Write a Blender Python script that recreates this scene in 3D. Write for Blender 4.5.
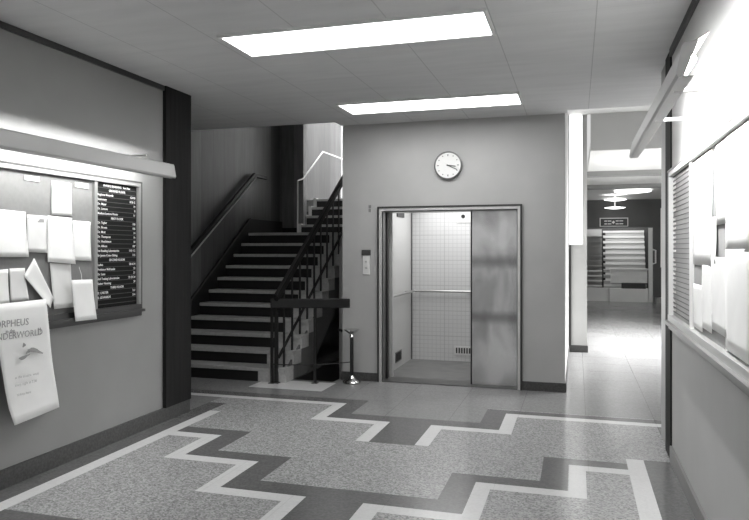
import bpy, bmesh, math, random
from mathutils import Vector, Matrix
random.seed(7)
for o in list(bpy.data.objects): bpy.data.objects.remove(o)
sc = bpy.context.scene
C = sc.collection
PI = math.pi

# ------------------------------------------------------------------ camera
cam = bpy.data.cameras.new('camera'); co = bpy.data.objects.new('camera', cam); C.objects.link(co)
cam.sensor_width = 36; cam.lens = 677.4 / 749 * 36; cam.shift_y = -10.7 / 749
cam.clip_start = 0.05; cam.clip_end = 200
co.location = (0, 0, 1.65); co.rotation_euler = (PI / 2, 0, .2901)
sc.camera = co
# ------------------------------------------------------------------ world and exposure
w = bpy.data.worlds.new('world'); sc.world = w; w.use_nodes = True
w.node_tree.nodes['Background'].inputs[0].default_value = (1, 1, 1, 1)
w.node_tree.nodes['Background'].inputs[1].default_value = 0.62
sc.view_settings.view_transform = 'Standard'; sc.view_settings.look = 'None'
sc.view_settings.exposure = 0.2; sc.view_settings.gamma = 1

def area(name, loc, rot, sx, sy, power, spread=None):
    l = bpy.data.lights.new(name, 'AREA'); l.shape = 'RECTANGLE'; l.size = sx; l.size_y = sy; l.energy = power
    if spread: l.spread = spread
    o = bpy.data.objects.new(name, l); C.objects.link(o); o.location = loc; o.rotation_euler = rot
    return o
# daylight entering through the window on the right of the far hall
area('daylight_hall_window', (4.9, 12.2, 2.2), (0, math.radians(52), 0), 2.2, 3.2, 700, math.radians(100))
# daylight from the roof light over the upper landing of the stairs
area('daylight_stair_rooflight', (-4.6, 13.3, 6.1), (math.radians(28), 0, 0), 2.6, 1.4, 480, math.radians(120))
# added fill light that brightens the far stairs, no fitting hangs there
area('far_stair_fill', (1.4, 22.95, 2.85), (math.radians(22), 0, 0), 1.8, .15, 22)
# lamp in the lift car roof
area('lift_car_lamp', (-1.55, 9.15, 2.33), (0, 0, 0), 1.3, 1.2, 20)

# ------------------------------------------------------------------ materials
def mat(name, col, rough=.6, metal=0, noise=0, nscale=8, emit=0, spec=.5, stretch=None, bump=0):
    m = bpy.data.materials.new(name); m.use_nodes = True
    nt = m.node_tree; b = nt.nodes['Principled BSDF']
    c = (col, col, col * .985, 1) if not isinstance(col, tuple) else (*col, 1)
    b.inputs['Base Color'].default_value = c
    b.inputs['Roughness'].default_value = rough; b.inputs['Metallic'].default_value = metal
    b.inputs['Specular IOR Level'].default_value = spec
    if emit:
        b.inputs['Emission Color'].default_value = (1, 1, 1, 1); b.inputs['Emission Strength'].default_value = emit
    if noise:
        tc = nt.nodes.new('ShaderNodeTexCoord'); mp = nt.nodes.new('ShaderNodeMapping')
        if stretch: mp.inputs['Scale'].default_value = stretch
        n = nt.nodes.new('ShaderNodeTexNoise'); n.inputs['Scale'].default_value = nscale; n.inputs['Detail'].default_value = 4
        r = nt.nodes.new('ShaderNodeMapRange'); r.inputs[1].default_value = .3; r.inputs[2].default_value = .7
        r.inputs[3].default_value = 1 - noise; r.inputs[4].default_value = 1 + noise
        mx = nt.nodes.new('ShaderNodeVectorMath'); mx.operation = 'SCALE'; mx.inputs[0].default_value = c[:3]
        nt.links.new(tc.outputs['Object'], mp.inputs[0]); nt.links.new(mp.outputs[0], n.inputs['Vector'])
        nt.links.new(n.outputs['Fac'], r.inputs[0]); nt.links.new(r.outputs[0], mx.inputs['Scale'])
        nt.links.new(mx.outputs[0], b.inputs['Base Color'])
        if bump:
            bp = nt.nodes.new('ShaderNodeBump'); bp.inputs['Strength'].default_value = bump; bp.inputs['Distance'].default_value = .01
            nt.links.new(n.outputs['Fac'], bp.inputs['Height']); nt.links.new(bp.outputs[0], b.inputs['Normal'])
    return m

def math_node(nt, op, a, b=None, c=None):
    n = nt.nodes.new('ShaderNodeMath'); n.operation = op
    for i, v in enumerate((a, b, c)):
        if v is None: continue
        if isinstance(v, (int, float)): n.inputs[i].default_value = v
        else: nt.links.new(v, n.inputs[i])
    return n.outputs[0]

def line_mask(nt, coord, period, off, width):
    """1 on thin joint lines of the given period, 0 elsewhere"""
    s = math_node(nt, 'SUBTRACT', coord, off)
    f = math_node(nt, 'PINGPONG', s, period / 2)
    return math_node(nt, 'LESS_THAN', f, width / 2)

def terrazzo(name, base, speck, amount, joints=0.0, rough=.22, jwidth=.006, scale=75):
    m = bpy.data.materials.new(name); m.use_nodes = True
    nt = m.node_tree; b = nt.nodes['Principled BSDF']
    tc = nt.nodes.new('ShaderNodeTexCoord')
    v = nt.nodes.new('ShaderNodeTexVoronoi'); v.voronoi_dimensions = '2D'; v.inputs['Scale'].default_value = scale
    n = nt.nodes.new('ShaderNodeTexNoise'); n.noise_dimensions = '2D'; n.inputs['Scale'].default_value = .9; n.inputs['Detail'].default_value = 3
    nt.links.new(tc.outputs['Object'], v.inputs['Vector']); nt.links.new(tc.outputs['Object'], n.inputs['Vector'])
    sx = nt.nodes.new('ShaderNodeSeparateXYZ'); nt.links.new(v.outputs['Color'], sx.inputs[0])
    mr = nt.nodes.new('ShaderNodeMapRange'); nt.links.new(sx.outputs[0], mr.inputs[0])
    mr.inputs[3].default_value = base - amount; mr.inputs[4].default_value = base + amount
    wear = nt.nodes.new('ShaderNodeMapRange'); nt.links.new(n.outputs['Fac'], wear.inputs[0])
    wear.inputs[1].default_value = 0; wear.inputs[2].default_value = 1; wear.inputs[3].default_value = .93; wear.inputs[4].default_value = 1.07
    val = math_node(nt, 'MULTIPLY', mr.outputs[0], wear.outputs[0])
    if joints:
        s2 = nt.nodes.new('ShaderNodeSeparateXYZ'); nt.links.new(tc.outputs['Object'], s2.inputs[0])
        jx = line_mask(nt, s2.outputs[0], .635, .085, jwidth); jy = line_mask(nt, s2.outputs[1], .635, 6.46, jwidth)
        j = math_node(nt, 'MAXIMUM', jx, jy)
        k = math_node(nt, 'MULTIPLY_ADD', j, -joints, 1.0)
        val = math_node(nt, 'MULTIPLY', val, k)
    cb = nt.nodes.new('ShaderNodeCombineXYZ')
    for i in range(3): nt.links.new(val, cb.inputs[i])
    nt.links.new(cb.outputs[0], b.inputs['Base Color'])
    rr = nt.nodes.new('ShaderNodeMapRange'); nt.links.new(n.outputs['Fac'], rr.inputs[0])
    rr.inputs[3].default_value = .19; rr.inputs[4].default_value = .24
    nt.links.new(rr.outputs[0], b.inputs['Roughness'])
    b.inputs['Specular IOR Level'].default_value = .5
    return m

def panelled(name, base, var, period, axis, seam, hperiod=None, rough=.5, hseam=None):
    """vertical boards of slightly different tone with seams between them"""
    m = bpy.data.materials.new(name); m.use_nodes = True
    nt = m.node_tree; b = nt.nodes['Principled BSDF']
    tc = nt.nodes.new('ShaderNodeTexCoord'); s = nt.nodes.new('ShaderNodeSeparateXYZ'); nt.links.new(tc.outputs['Object'], s.inputs[0])
    a = s.outputs[axis]
    cell = math_node(nt, 'FLOOR', math_node(nt, 'DIVIDE', a, period))
    wn = nt.nodes.new('ShaderNodeTexWhiteNoise'); wn.noise_dimensions = '1D'; nt.links.new(cell, wn.inputs['W'])
    v = math_node(nt, 'MULTIPLY_ADD', wn.outputs['Value'], var * 2, base - var)
    mp = nt.nodes.new('ShaderNodeMapping'); mp.inputs['Scale'].default_value = (6, 6, .7); nt.links.new(tc.outputs['Object'], mp.inputs[0])
    n = nt.nodes.new('ShaderNodeTexNoise'); n.inputs['Scale'].default_value = 3; n.inputs['Detail'].default_value = 6; nt.links.new(mp.outputs[0], n.inputs['Vector'])
    v = math_node(nt, 'MULTIPLY', v, math_node(nt, 'MULTIPLY_ADD', n.outputs['Fac'], 1.0, .5))
    ln = line_mask(nt, a, period, 0, .012)
    if hperiod: ln = math_node(nt, 'MAXIMUM', ln, line_mask(nt, s.outputs[2], hperiod, .1, .010))
    v = math_node(nt, 'MULTIPLY', v, math_node(nt, 'MULTIPLY_ADD', ln, -seam, 1.0))
    cb = nt.nodes.new('ShaderNodeCombineXYZ')
    for i in range(3): nt.links.new(v, cb.inputs[i])
    nt.links.new(cb.outputs[0], b.inputs['Base Color']); b.inputs['Roughness'].default_value = rough
    return m

def tiles(name, base, line, period):
    m = bpy.data.materials.new(name); m.use_nodes = True
    nt = m.node_tree; b = nt.nodes['Principled BSDF']
    tc = nt.nodes.new('ShaderNodeTexCoord'); s = nt.nodes.new('ShaderNodeSeparateXYZ'); nt.links.new(tc.outputs['Object'], s.inputs[0])
    l = math_node(nt, 'MAXIMUM', line_mask(nt, s.outputs[0], period, 0, .007), line_mask(nt, s.outputs[2], period, 0, .007))
    l = math_node(nt, 'MAXIMUM', l, line_mask(nt, s.outputs[1], period, 0, .007))
    l2 = math_node(nt, 'MAXIMUM', line_mask(nt, s.outputs[0], period * 6, 0, .016), line_mask(nt, s.outputs[2], period * 6, 0, .016))
    l = math_node(nt, 'MULTIPLY_ADD', l2, .5, l)
    v = math_node(nt, 'MULTIPLY_ADD', l, -line, base)
    cb = nt.nodes.new('ShaderNodeCombineXYZ')
    for i in range(3): nt.links.new(v, cb.inputs[i])
    nt.links.new(cb.outputs[0], b.inputs['Base Color']); b.inputs['Roughness'].default_value = .3
    return m

def steel_door():
    m = bpy.data.materials.new('brushed_steel_door'); m.use_nodes = True
    nt = m.node_tree; b = nt.nodes['Principled BSDF']
    b.inputs['Metallic'].default_value = .85
    tc = nt.nodes.new('ShaderNodeTexCoord')
    mp = nt.nodes.new('ShaderNodeMapping'); mp.inputs['Scale'].default_value = (1.6, 1, .75); nt.links.new(tc.outputs['Object'], mp.inputs[0])
    n = nt.nodes.new('ShaderNodeTexNoise'); n.inputs['Scale'].default_value = 2.0; n.inputs['Detail'].default_value = 3; n.inputs['Distortion'].default_value = .4
    nt.links.new(mp.outputs[0], n.inputs['Vector'])
    r = nt.nodes.new('ShaderNodeMapRange'); r.inputs[1].default_value = .35; r.inputs[2].default_value = .65
    r.inputs[3].default_value = .34; r.inputs[4].default_value = .60
    nt.links.new(n.outputs['Fac'], r.inputs[0])
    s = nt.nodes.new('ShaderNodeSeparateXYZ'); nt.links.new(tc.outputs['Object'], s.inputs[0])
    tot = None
    for z0, wd in ((1.50, .12), (.83, .11)):          # two soft dark horizontal bands across the steel
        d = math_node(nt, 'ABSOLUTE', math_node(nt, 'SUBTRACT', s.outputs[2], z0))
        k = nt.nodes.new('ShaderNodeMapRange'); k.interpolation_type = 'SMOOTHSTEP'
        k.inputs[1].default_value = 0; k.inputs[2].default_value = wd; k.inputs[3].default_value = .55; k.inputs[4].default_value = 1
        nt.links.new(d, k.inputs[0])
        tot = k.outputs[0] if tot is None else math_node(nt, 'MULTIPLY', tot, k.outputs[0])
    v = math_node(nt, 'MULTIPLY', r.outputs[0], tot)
    cb = nt.nodes.new('ShaderNodeCombineXYZ')
    for i in range(3): nt.links.new(v, cb.inputs[i])
    nt.links.new(cb.outputs[0], b.inputs['Base Color'])
    b.inputs['Roughness'].default_value = .24
    return m

def ceiling_mat():
    m = bpy.data.materials.new('ceiling_boards'); m.use_nodes = True
    nt = m.node_tree; b = nt.nodes['Principled BSDF']; b.inputs['Roughness'].default_value = .8
    tc = nt.nodes.new('ShaderNodeTexCoord'); s = nt.nodes.new('ShaderNodeSeparateXYZ'); nt.links.new(tc.outputs['Object'], s.inputs[0])
    jx = line_mask(nt, s.outputs[0], .68, .125, .007)
    jy = line_mask(nt, s.outputs[1], 1.22, .97, .006)
    j = math_node(nt, 'MULTIPLY', math_node(nt, 'MAXIMUM', jx, math_node(nt, 'MULTIPLY', jy, .35)), .75)
    mp = nt.nodes.new('ShaderNodeMapping'); mp.inputs['Scale'].default_value = (1, 5, 1); nt.links.new(tc.outputs['Object'], mp.inputs[0])
    n = nt.nodes.new('ShaderNodeTexNoise'); n.inputs['Scale'].default_value = 1.6; n.inputs['Detail'].default_value = 5; nt.links.new(mp.outputs[0], n.inputs['Vector'])
    v = math_node(nt, 'MULTIPLY_ADD', n.outputs['Fac'], .16, CEIL - .08)
    v = math_node(nt, 'MULTIPLY', v, math_node(nt, 'MULTIPLY_ADD', j, -.4, 1.0))
    cb = nt.nodes.new('ShaderNodeCombineXYZ')
    for i in range(3): nt.links.new(v, cb.inputs[i])
    nt.links.new(cb.outputs[0], b.inputs['Base Color'])
    return m
CEIL = .66

M = dict(
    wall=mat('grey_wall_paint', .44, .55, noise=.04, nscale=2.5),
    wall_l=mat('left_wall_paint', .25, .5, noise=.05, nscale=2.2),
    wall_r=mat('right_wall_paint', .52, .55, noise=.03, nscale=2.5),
    hallwhite=mat('white_hall_paint', .78, .6, noise=.02, nscale=3),
    ceiling=ceiling_mat(),
    white_ceiling=mat('white_ceiling_paint', .62, .7),
    base=mat('dark_terrazzo_skirting', .06, .6, noise=.35, nscale=60),
    field=terrazzo('grey_terrazzo_field', .37, 0, .15, joints=.12, scale=95),
    tile=terrazzo('grey_terrazzo_tiles', .26, 0, .035, joints=.35, rough=.20),
    white=terrazzo('white_terrazzo_strip', .72, 0, .03, joints=.12, rough=.25),
    dark=terrazzo('dark_terrazzo_band', .14, 0, .02, joints=.15, rough=.22),
    blackwood=mat('black_stained_timber', .010, .65, spec=.2, noise=.4, nscale=4, stretch=(8, 8, .4)),
    darkrail=mat('dark_timber_rail', .010, .45, spec=.3),
    blackmetal=mat('black_painted_metal', .015, .4),
    steel=mat('satin_steel', .55, .3, metal=.9),
    alu=mat('pale_aluminium', .62, .35, metal=.5),
    darksteel=mat('dark_steel_jamb', .16, .3, metal=.7),
    gap=mat('black_gap', .01, .7),
    chrome=mat('chrome', .75, .12, metal=1),
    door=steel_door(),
    mosaic=tiles('small_square_mosaic', .62, .11, .062),
    carside=mat('pale_lift_side_panel', .55, .35),
    carfloor=mat('grey_lift_floor', .16, .4, noise=.2, nscale=5),
    stairwall=panelled('dark_panelling', .085, .045, .34, 1, .45, rough=.38),
    stairwall_x=panelled('dark_panelling_end', .2, .06, .24, 0, .35, rough=.45),
    lightwall=panelled('pale_boarding', .42, .05, .22, 0, .35, hperiod=.6),
    tread=mat('pale_terrazzo_tread', .42, .45, noise=.12, nscale=30),
    stepend=mat('pale_terrazzo_step_end', .46, .5, noise=.12, nscale=30),
    riser=mat('black_rubber_riser', .008, .5),
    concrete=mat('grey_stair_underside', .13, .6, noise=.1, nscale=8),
    paper=mat('white_paper', .85, .75, noise=.02, nscale=9),
    paper2=mat('cream_paper', .72, .75, noise=.03, nscale=9),
    greypaper=mat('grey_card', .30, .75),
    ink=mat('faded_ink', .32, .8),
    inkd=mat('dark_ink', .12, .8),
    felt=mat('grey_felt', .19, .9, noise=.05, nscale=30),
    felt_r=mat('grey_felt_right', .32, .9, noise=.05, nscale=30),
    letterboard=mat('black_letter_board', .010, .7, spec=.1),
    slat=mat('grey_slat', .07, .7, spec=.1),
    letters=mat('white_letters', .80, .6),
    frame=mat('grey_metal_frame', .26, .35, metal=.3),
    framed=mat('dark_metal_frame', .04, .45, metal=.2),
    hood=mat('grey_enamel_hood', .46, .4),
    hoodin=mat('white_enamel_inside', .75, .5),
    tube=mat('fluorescent_tube', .9, .4, emit=46),
    tube_r=mat('bright_fluorescent_tube', .9, .4, emit=125),
    diff=mat('lit_ceiling_diffuser', .9, .5, emit=10),
    glow=mat('glowing_wall_panel', .9, .5, emit=2.2),
    hlamp=mat('lit_round_shade', .9, .5, emit=3),
    clockface=mat('white_clock_face', .82, .5),
    clockcase=mat('grey_clock_case', .15, .35, metal=.4),
    hands=mat('grey_clock_hands', .16, .5),
    plate=mat('pale_plate', .72, .4),
    sign=mat('dark_sign', .05, .5),
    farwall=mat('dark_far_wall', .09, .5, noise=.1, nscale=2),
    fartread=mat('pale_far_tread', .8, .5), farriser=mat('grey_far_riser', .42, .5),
    rope=mat('dark_rope', .03, .7),
    glass=mat('window_pane', .9, .1, emit=0.0),
)

# ------------------------------------------------------------------ helpers
def box(bm, x0, x1, y0, y1, z0, z1):
    vs = [bm.verts.new((x, y, z)) for x in (x0, x1) for y in (y0, y1) for z in (z0, z1)]
    for f in ((0, 1, 3, 2), (4, 6, 7, 5), (0, 4, 5, 1), (2, 3, 7, 6), (0, 2, 6, 4), (1, 5, 7, 3)):
        bm.faces.new([vs[i] for i in f])

def bar(bm, p, q, w, h, up=(0, 0, 1)):
    """rectangular bar from p to q, w sideways, h along up"""
    p, q = Vector(p), Vector(q); d = (q - p).normalized(); s = d.cross(Vector(up)).normalized(); u = s.cross(d).normalized()
    r = []
    for c in (p, q):
        r.append([bm.verts.new(c + s * a * w / 2 + u * b * h / 2) for a, b in ((-1, -1), (1, -1), (1, 1), (-1, 1))])
    for i in range(4):
        bm.faces.new([r[0][i], r[0][(i + 1) % 4], r[1][(i + 1) % 4], r[1][i]])
    bm.faces.new(r[0][::-1]); bm.faces.new(r[1])

def tube(bm, pts, rad, n=12, caps=True):
    pts = [Vector(p) for p in pts]; rings = []
    prev = None
    for i, p in enumerate(pts):
        d = ((pts[min(i + 1, len(pts) - 1)] - pts[max(i - 1, 0)])).normalized()
        a = prev if prev is not None else (Vector((0, 0, 1)) if abs(d.z) < .9 else Vector((1, 0, 0)))
        s = d.cross(a).normalized(); u = s.cross(d).normalized(); prev = u
        r = rad if not isinstance(rad, (list, tuple)) else rad[i]
        rings.append([bm.verts.new(p + (s * math.cos(t) + u * math.sin(t)) * r) for t in [2 * PI * k / n for k in range(n)]])
    for a, b in zip(rings, rings[1:]):
        for k in range(n): bm.faces.new([a[k], a[(k + 1) % n], b[(k + 1) % n], b[k]])
    if caps: bm.faces.new(rings[0][::-1]); bm.faces.new(rings[-1])

def lathe(bm, prof, loc=(0, 0, 0), n=32, axis='z'):
    rings = []
    for r, z in prof:
        ring = []
        for k in range(n):
            t = 2 * PI * k / n
            v = (r * math.cos(t), r * math.sin(t), z) if axis == 'z' else (r * math.cos(t), -z, r * math.sin(t))
            ring.append(bm.verts.new(Vector(loc) + Vector(v)))
        rings.append(ring)
    for a, b in zip(rings, rings[1:]):
        for k in range(n): bm.faces.new([a[k], a[(k + 1) % n], b[(k + 1) % n], b[k]])
    if prof[0][0] > 1e-6: bm.faces.new(rings[0][::-1])
    if prof[-1][0] > 1e-6: bm.faces.new(rings[-1])

def prism(bm, poly, d):
    """polygon (3-D points) extruded by vector d"""
    d = Vector(d); a = [bm.verts.new(p) for p in poly]; b = [bm.verts.new(Vector(p) + d) for p in poly]
    n = len(a)
    bm.faces.new(a); bm.faces.new(b[::-1])
    for i in range(n): bm.faces.new([a[i], b[i], b[(i + 1) % n], a[(i + 1) % n]])

def obj(name, bm, m, parent=None, smooth=False, bevel=0):
    bmesh.ops.recalc_face_normals(bm, faces=bm.faces)
    me = bpy.data.meshes.new(name)
    bm.to_mesh(me); bm.free()
    if smooth:
        for p in me.polygons: p.use_smooth = True
    for mm in (m if isinstance(m, (list, tuple)) else [m]): me.materials.append(mm)
    o = bpy.data.objects.new(name, me); C.objects.link(o)
    if parent:
        o.parent = parent
        P = Matrix.Identity(4); q = parent
        loc = Vector((0, 0, 0))
        while q: loc += q.location; q = q.parent
        me.transform(Matrix.Translation(-loc))
    if bevel:
        b = o.modifiers.new('bevel', 'BEVEL'); b.width = bevel; b.segments = 2; b.limit_method = 'ANGLE'
    if smooth:
        try: me.set_sharp_from_angle(angle=math.radians(40))
        except Exception: pass
    return o
def BM(): return bmesh.new()
def bobj(name, b6, m, parent=None, bevel=0):
    bm = BM(); box(bm, *b6); return obj(name, bm, m, parent, bevel=bevel)
def tag(o, label, cat, group=None):
    o['label'] = label; o['category'] = cat
    if group: o['group'] = group
    return o
def thing(name, label, cat, loc=(0, 0, 0), group=None):
    o = bpy.data.objects.new(name, None); C.objects.link(o); o.location = loc; o.empty_display_size = .1
    return tag(o, label, cat, group)
def struct(name, bm, m, **k):
    o = obj(name, bm, m, **k); o['kind'] = 'structure'; return o
def sbox(name, b6, m, **k):
    bm = BM(); box(bm, *b6); return struct(name, bm, m, **k)

def text_mesh(lines, name, m, parent, origin, right, up, depth=.0006, cells=None):
    """lines: (string, x, y, size, align) laid on the plane origin+x*right+y*up, joined into one mesh"""
    R = Vector(right).normalized(); U = Vector(up).normalized(); N = R.cross(U)
    bm = BM()
    for s, x, y, size, al in lines:
        cu = bpy.data.curves.new('t', 'FONT'); cu.body = s; cu.size = size; cu.align_x = al; cu.resolution_u = 2; cu.extrude = depth
        cu.offset = size * .004
        to = bpy.data.objects.new('t', cu)
        me = bpy.data.meshes.new_from_object(to)
        mt = Matrix.Translation(Vector(origin) + R * x + U * y) @ Matrix((R, U, N)).transposed().to_4x4()
        me.transform(mt); bm.from_mesh(me)
        bpy.data.objects.remove(to); bpy.data.curves.remove(cu); bpy.data.meshes.remove(me)
    me = bpy.data.meshes.new(name); bm.to_mesh(me); bm.free()
    me.materials.append(m)
    o = bpy.data.objects.new(name, me); C.objects.link(o); o.parent = parent
    loc = Vector((0, 0, 0)); q = parent
    while q: loc += q.location; q = q.parent
    me.transform(Matrix.Translation(-loc))
    return o

ZC = 3.2156; XL = -3.8; XR = .714; YL = 8.11
# ================================================================== STRUCTURE
# ---- floor: one slab, its inlaid terrazzo pattern held in material slots
FX0, FX1, FY0, FY1 = -5.6, 5.2, -1.5, 24.2
P = []   # (x0,x1,y0,y1,slot)  painter's order; 0 tiles 1 field 2 white 3 dark
def R(x0, x1, y0, y1, s): P.append((x0, x1, y0, y1, s))
R(XL, XR, -1.5, 7.2, 1)                         # speckled fields of the lobby
R(-5.4, -2.17, 6.85, 7.06, 3); R(-5.4, -2.17, 7.06, 7.9, 0)
R(-2.17, -.88, 6.45, 7.2, 0); R(-2.17, XR, 7.06, 7.9, 0)
R(-.88, XR + .2, 6.90, 7.04, 3)
# zigzag A, left half
R(-5.4, -2.36, 6.76, 6.87, 2); R(-2.48, -2.36, 6.13, 6.87, 2); R(-2.48, -1.71, 6.13, 6.25, 2); R(-1.83, -1.71, 5.55, 6.25, 2)
R(-2.36, -2.17, 6.25, 7.06, 3); R(-2.36, -.88, 6.25, 6.45, 3); R(-1.71, -1.31, 5.55, 6.45, 3)
# right half
R(-1.31, -1.19, 5.57, 6.25, 2); R(-1.31, -.56, 6.13, 6.25, 2); R(-.68, -.56, 6.13, 6.87, 2); R(-.68, 1.0, 6.78, 6.90, 2)
R(-.88, -.68, 6.25, 7.04, 3); R(-1.19, -.56, 6.25, 6.45, 3); R(-.68, -.56, 6.25, 6.90, 2)
# zigzag B, left half
def zigB(dy):
    R(-3.48, -2.82, 5.36 + dy, 5.55 + dy, 3); R(-3.02, -2.82, 4.78 + dy, 5.55 + dy, 3); R(-3.02, -2.165, 4.78 + dy, 4.96 + dy, 3)
    R(-2.37, -2.165, 4.19 + dy, 4.96 + dy, 3); R(-2.37, -.88, 4.19 + dy, 4.40 + dy, 3); R(-1.73, -1.33, 3.55 + dy, 4.40 + dy, 3)
    R(-.88, -.685, 4.19 + dy, 4.96 + dy, 3); R(-.88, -.06, 4.80 + dy, 4.96 + dy, 3); R(-.25, -.06, 4.80 + dy, 5.55 + dy, 3); R(-.25, .39, 5.40 + dy, 5.55 + dy, 3)
    R(-3.48, -3.02, 5.25 + dy, 5.375 + dy, 2); R(-3.145, -3.02, 4.67 + dy, 5.375 + dy, 2); R(-3.145, -2.37, 4.67 + dy, 4.79 + dy, 2)
    R(-2.50, -2.37, 4.08 + dy, 4.79 + dy, 2); R(-2.50, -1.73, 4.08 + dy, 4.20 + dy, 2); R(-1.855, -1.73, 3.50 + dy, 4.20 + dy, 2)
    R(-1.33, -1.20, 3.50 + dy, 4.20 + dy, 2); R(-1.33, -.57, 4.08 + dy, 4.20 + dy, 2); R(-.685, -.57, 4.08 + dy, 4.81 + dy, 2)
    R(-.685, .065, 4.69 + dy, 4.81 + dy, 2); R(-.055, .065, 4.69 + dy, 5.40 + dy, 2); R(-.055, .39, 5.28 + dy, 5.40 + dy, 2)
zigB(0); R(-3.48, .38, 3.30, 3.45, 3); zigB(-2.1)
# borders along the side walls
R(XL, -3.6, -1.5, 6.5, 3); R(.50, XR, -1.5, 5.68, 3)
R(-3.6, -3.48, -1.5, 6.17, 2); R(.37, .50, -1.5, 5.68, 2)
# white slab in front of the foot of the stairs
R(-3.78, -2.84, 7.36, 7.86, 2)
VX0, VX1, VY0, VY1 = -3.42, -2.90, 7.95, 10.0       # basement stair opening
xs = sorted({FX0, FX1, VX0, VX1, *[p[0] for p in P], *[p[1] for p in P]}); ys = sorted({FY0, FY1, VY0, VY1, *[p[2] for p in P], *[p[3] for p in P]})
bm = BM(); vd = {}
def gv(x, y):
    if (x, y) not in vd: vd[(x, y)] = bm.verts.new((x, y, 0))
    return vd[(x, y)]
for x0, x1 in zip(xs, xs[1:]):
    for y0, y1 in zip(ys, ys[1:]):
        cx, cy = (x0 + x1) / 2, (y0 + y1) / 2
        if VX0 < cx < VX1 and VY0 < cy < VY1: continue
        s = 0
        for p in P:
            if p[0] < cx < p[1] and p[2] < cy < p[3]: s = p[4]
        f = bm.faces.new([gv(x0, y0), gv(x1, y0), gv(x1, y1), gv(x0, y1)]); f.material_index = s
struct('floor', bm, [M['tile'], M['field'], M['white'], M['dark']])

# ---- lobby ceiling
bm = BM()
box(bm, -5.6, -2.86, -1.5, 7.87, ZC, ZC + .3); box(bm, -2.86, -.10, -1.5, YL, ZC, ZC + .3); box(bm, -.10, 5.2, -1.5, 7.92, ZC, ZC + .3)
struct('ceiling', bm, M['ceiling'])
# ---- side walls of the lobby
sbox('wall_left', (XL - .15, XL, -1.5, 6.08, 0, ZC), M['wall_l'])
sbox('baseboard_left', (XL, XL + .022, -1.5, 6.08, 0, .13), M['base'])
sbox('trim_1', (XL, XL + .02, -1.5, 5.64, ZC - .045, ZC), M['framed'])
sbox('wall_pillar', (XL, XL + .035, 5.64, 6.08, .13, ZC), M['blackwood'])
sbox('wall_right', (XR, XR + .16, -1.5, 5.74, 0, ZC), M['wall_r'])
sbox('baseboard_right', (XR - .02, XR, -1.5, 5.72, 0, .12), M['frame'])
sbox('trim_2', (XR - .02, XR, -1.5, 5.74, ZC - .06, ZC), M['framed'])
bm = BM(); box(bm, XR - .012, XR + .17, 5.74, 6.05, 0, ZC)
struct('trim_3', bm, M['blackwood'])
sbox('trim_4', (XR + .002, XR + .17, 6.05, 6.46, 0, ZC), M['frame'])
# ---- lift wall with its opening
LX0, LX1, LZ = -2.325, -.665, 2.125
bm = BM()
box(bm, -2.844, LX0, YL, YL + .22, 0, ZC + .3); box(bm, LX1, -.129, YL, YL + .22, 0, ZC + .3); box(bm, LX0, LX1, YL, YL + .22, LZ, ZC + .3)
box(bm, -2.844, -2.74, YL + .22, 15, -2.2, 6.2)
box(bm, -.24, -.129, YL + .22, 11.35, 0, 3.9)
struct('wall_lift', bm, M['wall'])
bm = BM(); box(bm, -2.86, -2.37, YL - .015, YL, 0, .105); box(bm, -.62, -.125, YL - .015, YL, 0, .105); box(bm, -.129, -.115, YL, 11.3, 0, .105)
struct('baseboard_lift', bm, M['base'])
# ---- stair hall
bm = BM(); box(bm, -5.45, -5.30, 6.08, 15, 0, 6.2); struct('wall_stair_left', bm, M['stairwall'])
bm = BM(); box(bm, -5.30, -4.84, 11.62, 11.78, 0, 6.2); struct('wall_stair_end', bm, M['stairwall_x'])
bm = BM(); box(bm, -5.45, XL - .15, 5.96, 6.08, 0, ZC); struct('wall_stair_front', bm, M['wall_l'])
bm = BM(); box(bm, -5.45, -2.74, 15, 15.15, 0, 6.2); struct('wall_stair_back', bm, M['lightwall'])
bm = BM(); box(bm, -5.45, -2.74, 7.87, 15.15, 6.2, 6.3); struct('ceiling_stair', bm, M['white_ceiling'])
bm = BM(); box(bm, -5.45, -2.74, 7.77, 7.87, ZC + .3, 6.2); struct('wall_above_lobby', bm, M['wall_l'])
# basement opening
bm = BM(); box(bm, -3.45, -3.42, 7.93, 10, -2.2, 0); box(bm, -3.42, -2.90, 7.93, 7.95, -2.2, 0); 
struct('wall_basement', bm, M['gap'])
bm = BM(); box(bm, -3.42, -2.844, 9.6, 9.7, -2.2, 1.7); struct('wall_basement_end', bm, M['wall'])
# ---- far hall
HY = 22.7
bm = BM(); box(bm, -.24, .158, 11.35, 11.55, 0, 3.9); struct('wall_pier', bm, M['wall'])
bm = BM(); box(bm, -.124, .17, 11.335, 11.35, 0, .11); box(bm, .158, .172, 11.35, HY, 0, .11); struct('baseboard_hall', bm, M['base'])
bm = BM(); box(bm, .02, .158, 11.55, HY, 0, ZC); struct('wall_hall_left', bm, M['hallwhite'])
bm = BM()
box(bm, 5.0, 5.15, 6.4, 9.9, 0, 3.9); box(bm, 5.0, 5.15, 14.4, HY, 0, 3.9); box(bm, 5.0, 5.15, 9.9, 14.4, 0, .5); box(bm, 5.0, 5.15, 9.9, 14.4, 3.1, 3.9)
struct('wall_hall_right', bm, M['hallwhite'])
bm = BM(); box(bm, 5.02, 5.10, 9.9, 14.4, .5, .56); box(bm, 5.02, 5.10, 9.9, 14.4, 3.04, 3.1)
for k in range(5): box(bm, 5.02, 5.10, 9.9 + k * 1.11, 9.96 + k * 1.11, .5, 3.1)
struct('window_1', bm, M['alu'])
bm = BM(); box(bm, XR + .16, 5.0, 6.30, 6.45, 0, ZC); struct('wall_hall_front', bm, M['hallwhite'])
bm = BM()
box(bm, -.24, 5.15, 7.92, 11.35, 3.8, 3.95)                                  # raised ceiling of the daylit bay
box(bm, .21, 5.0, 11.35, HY + 1.4, ZC, ZC + .15)
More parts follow.
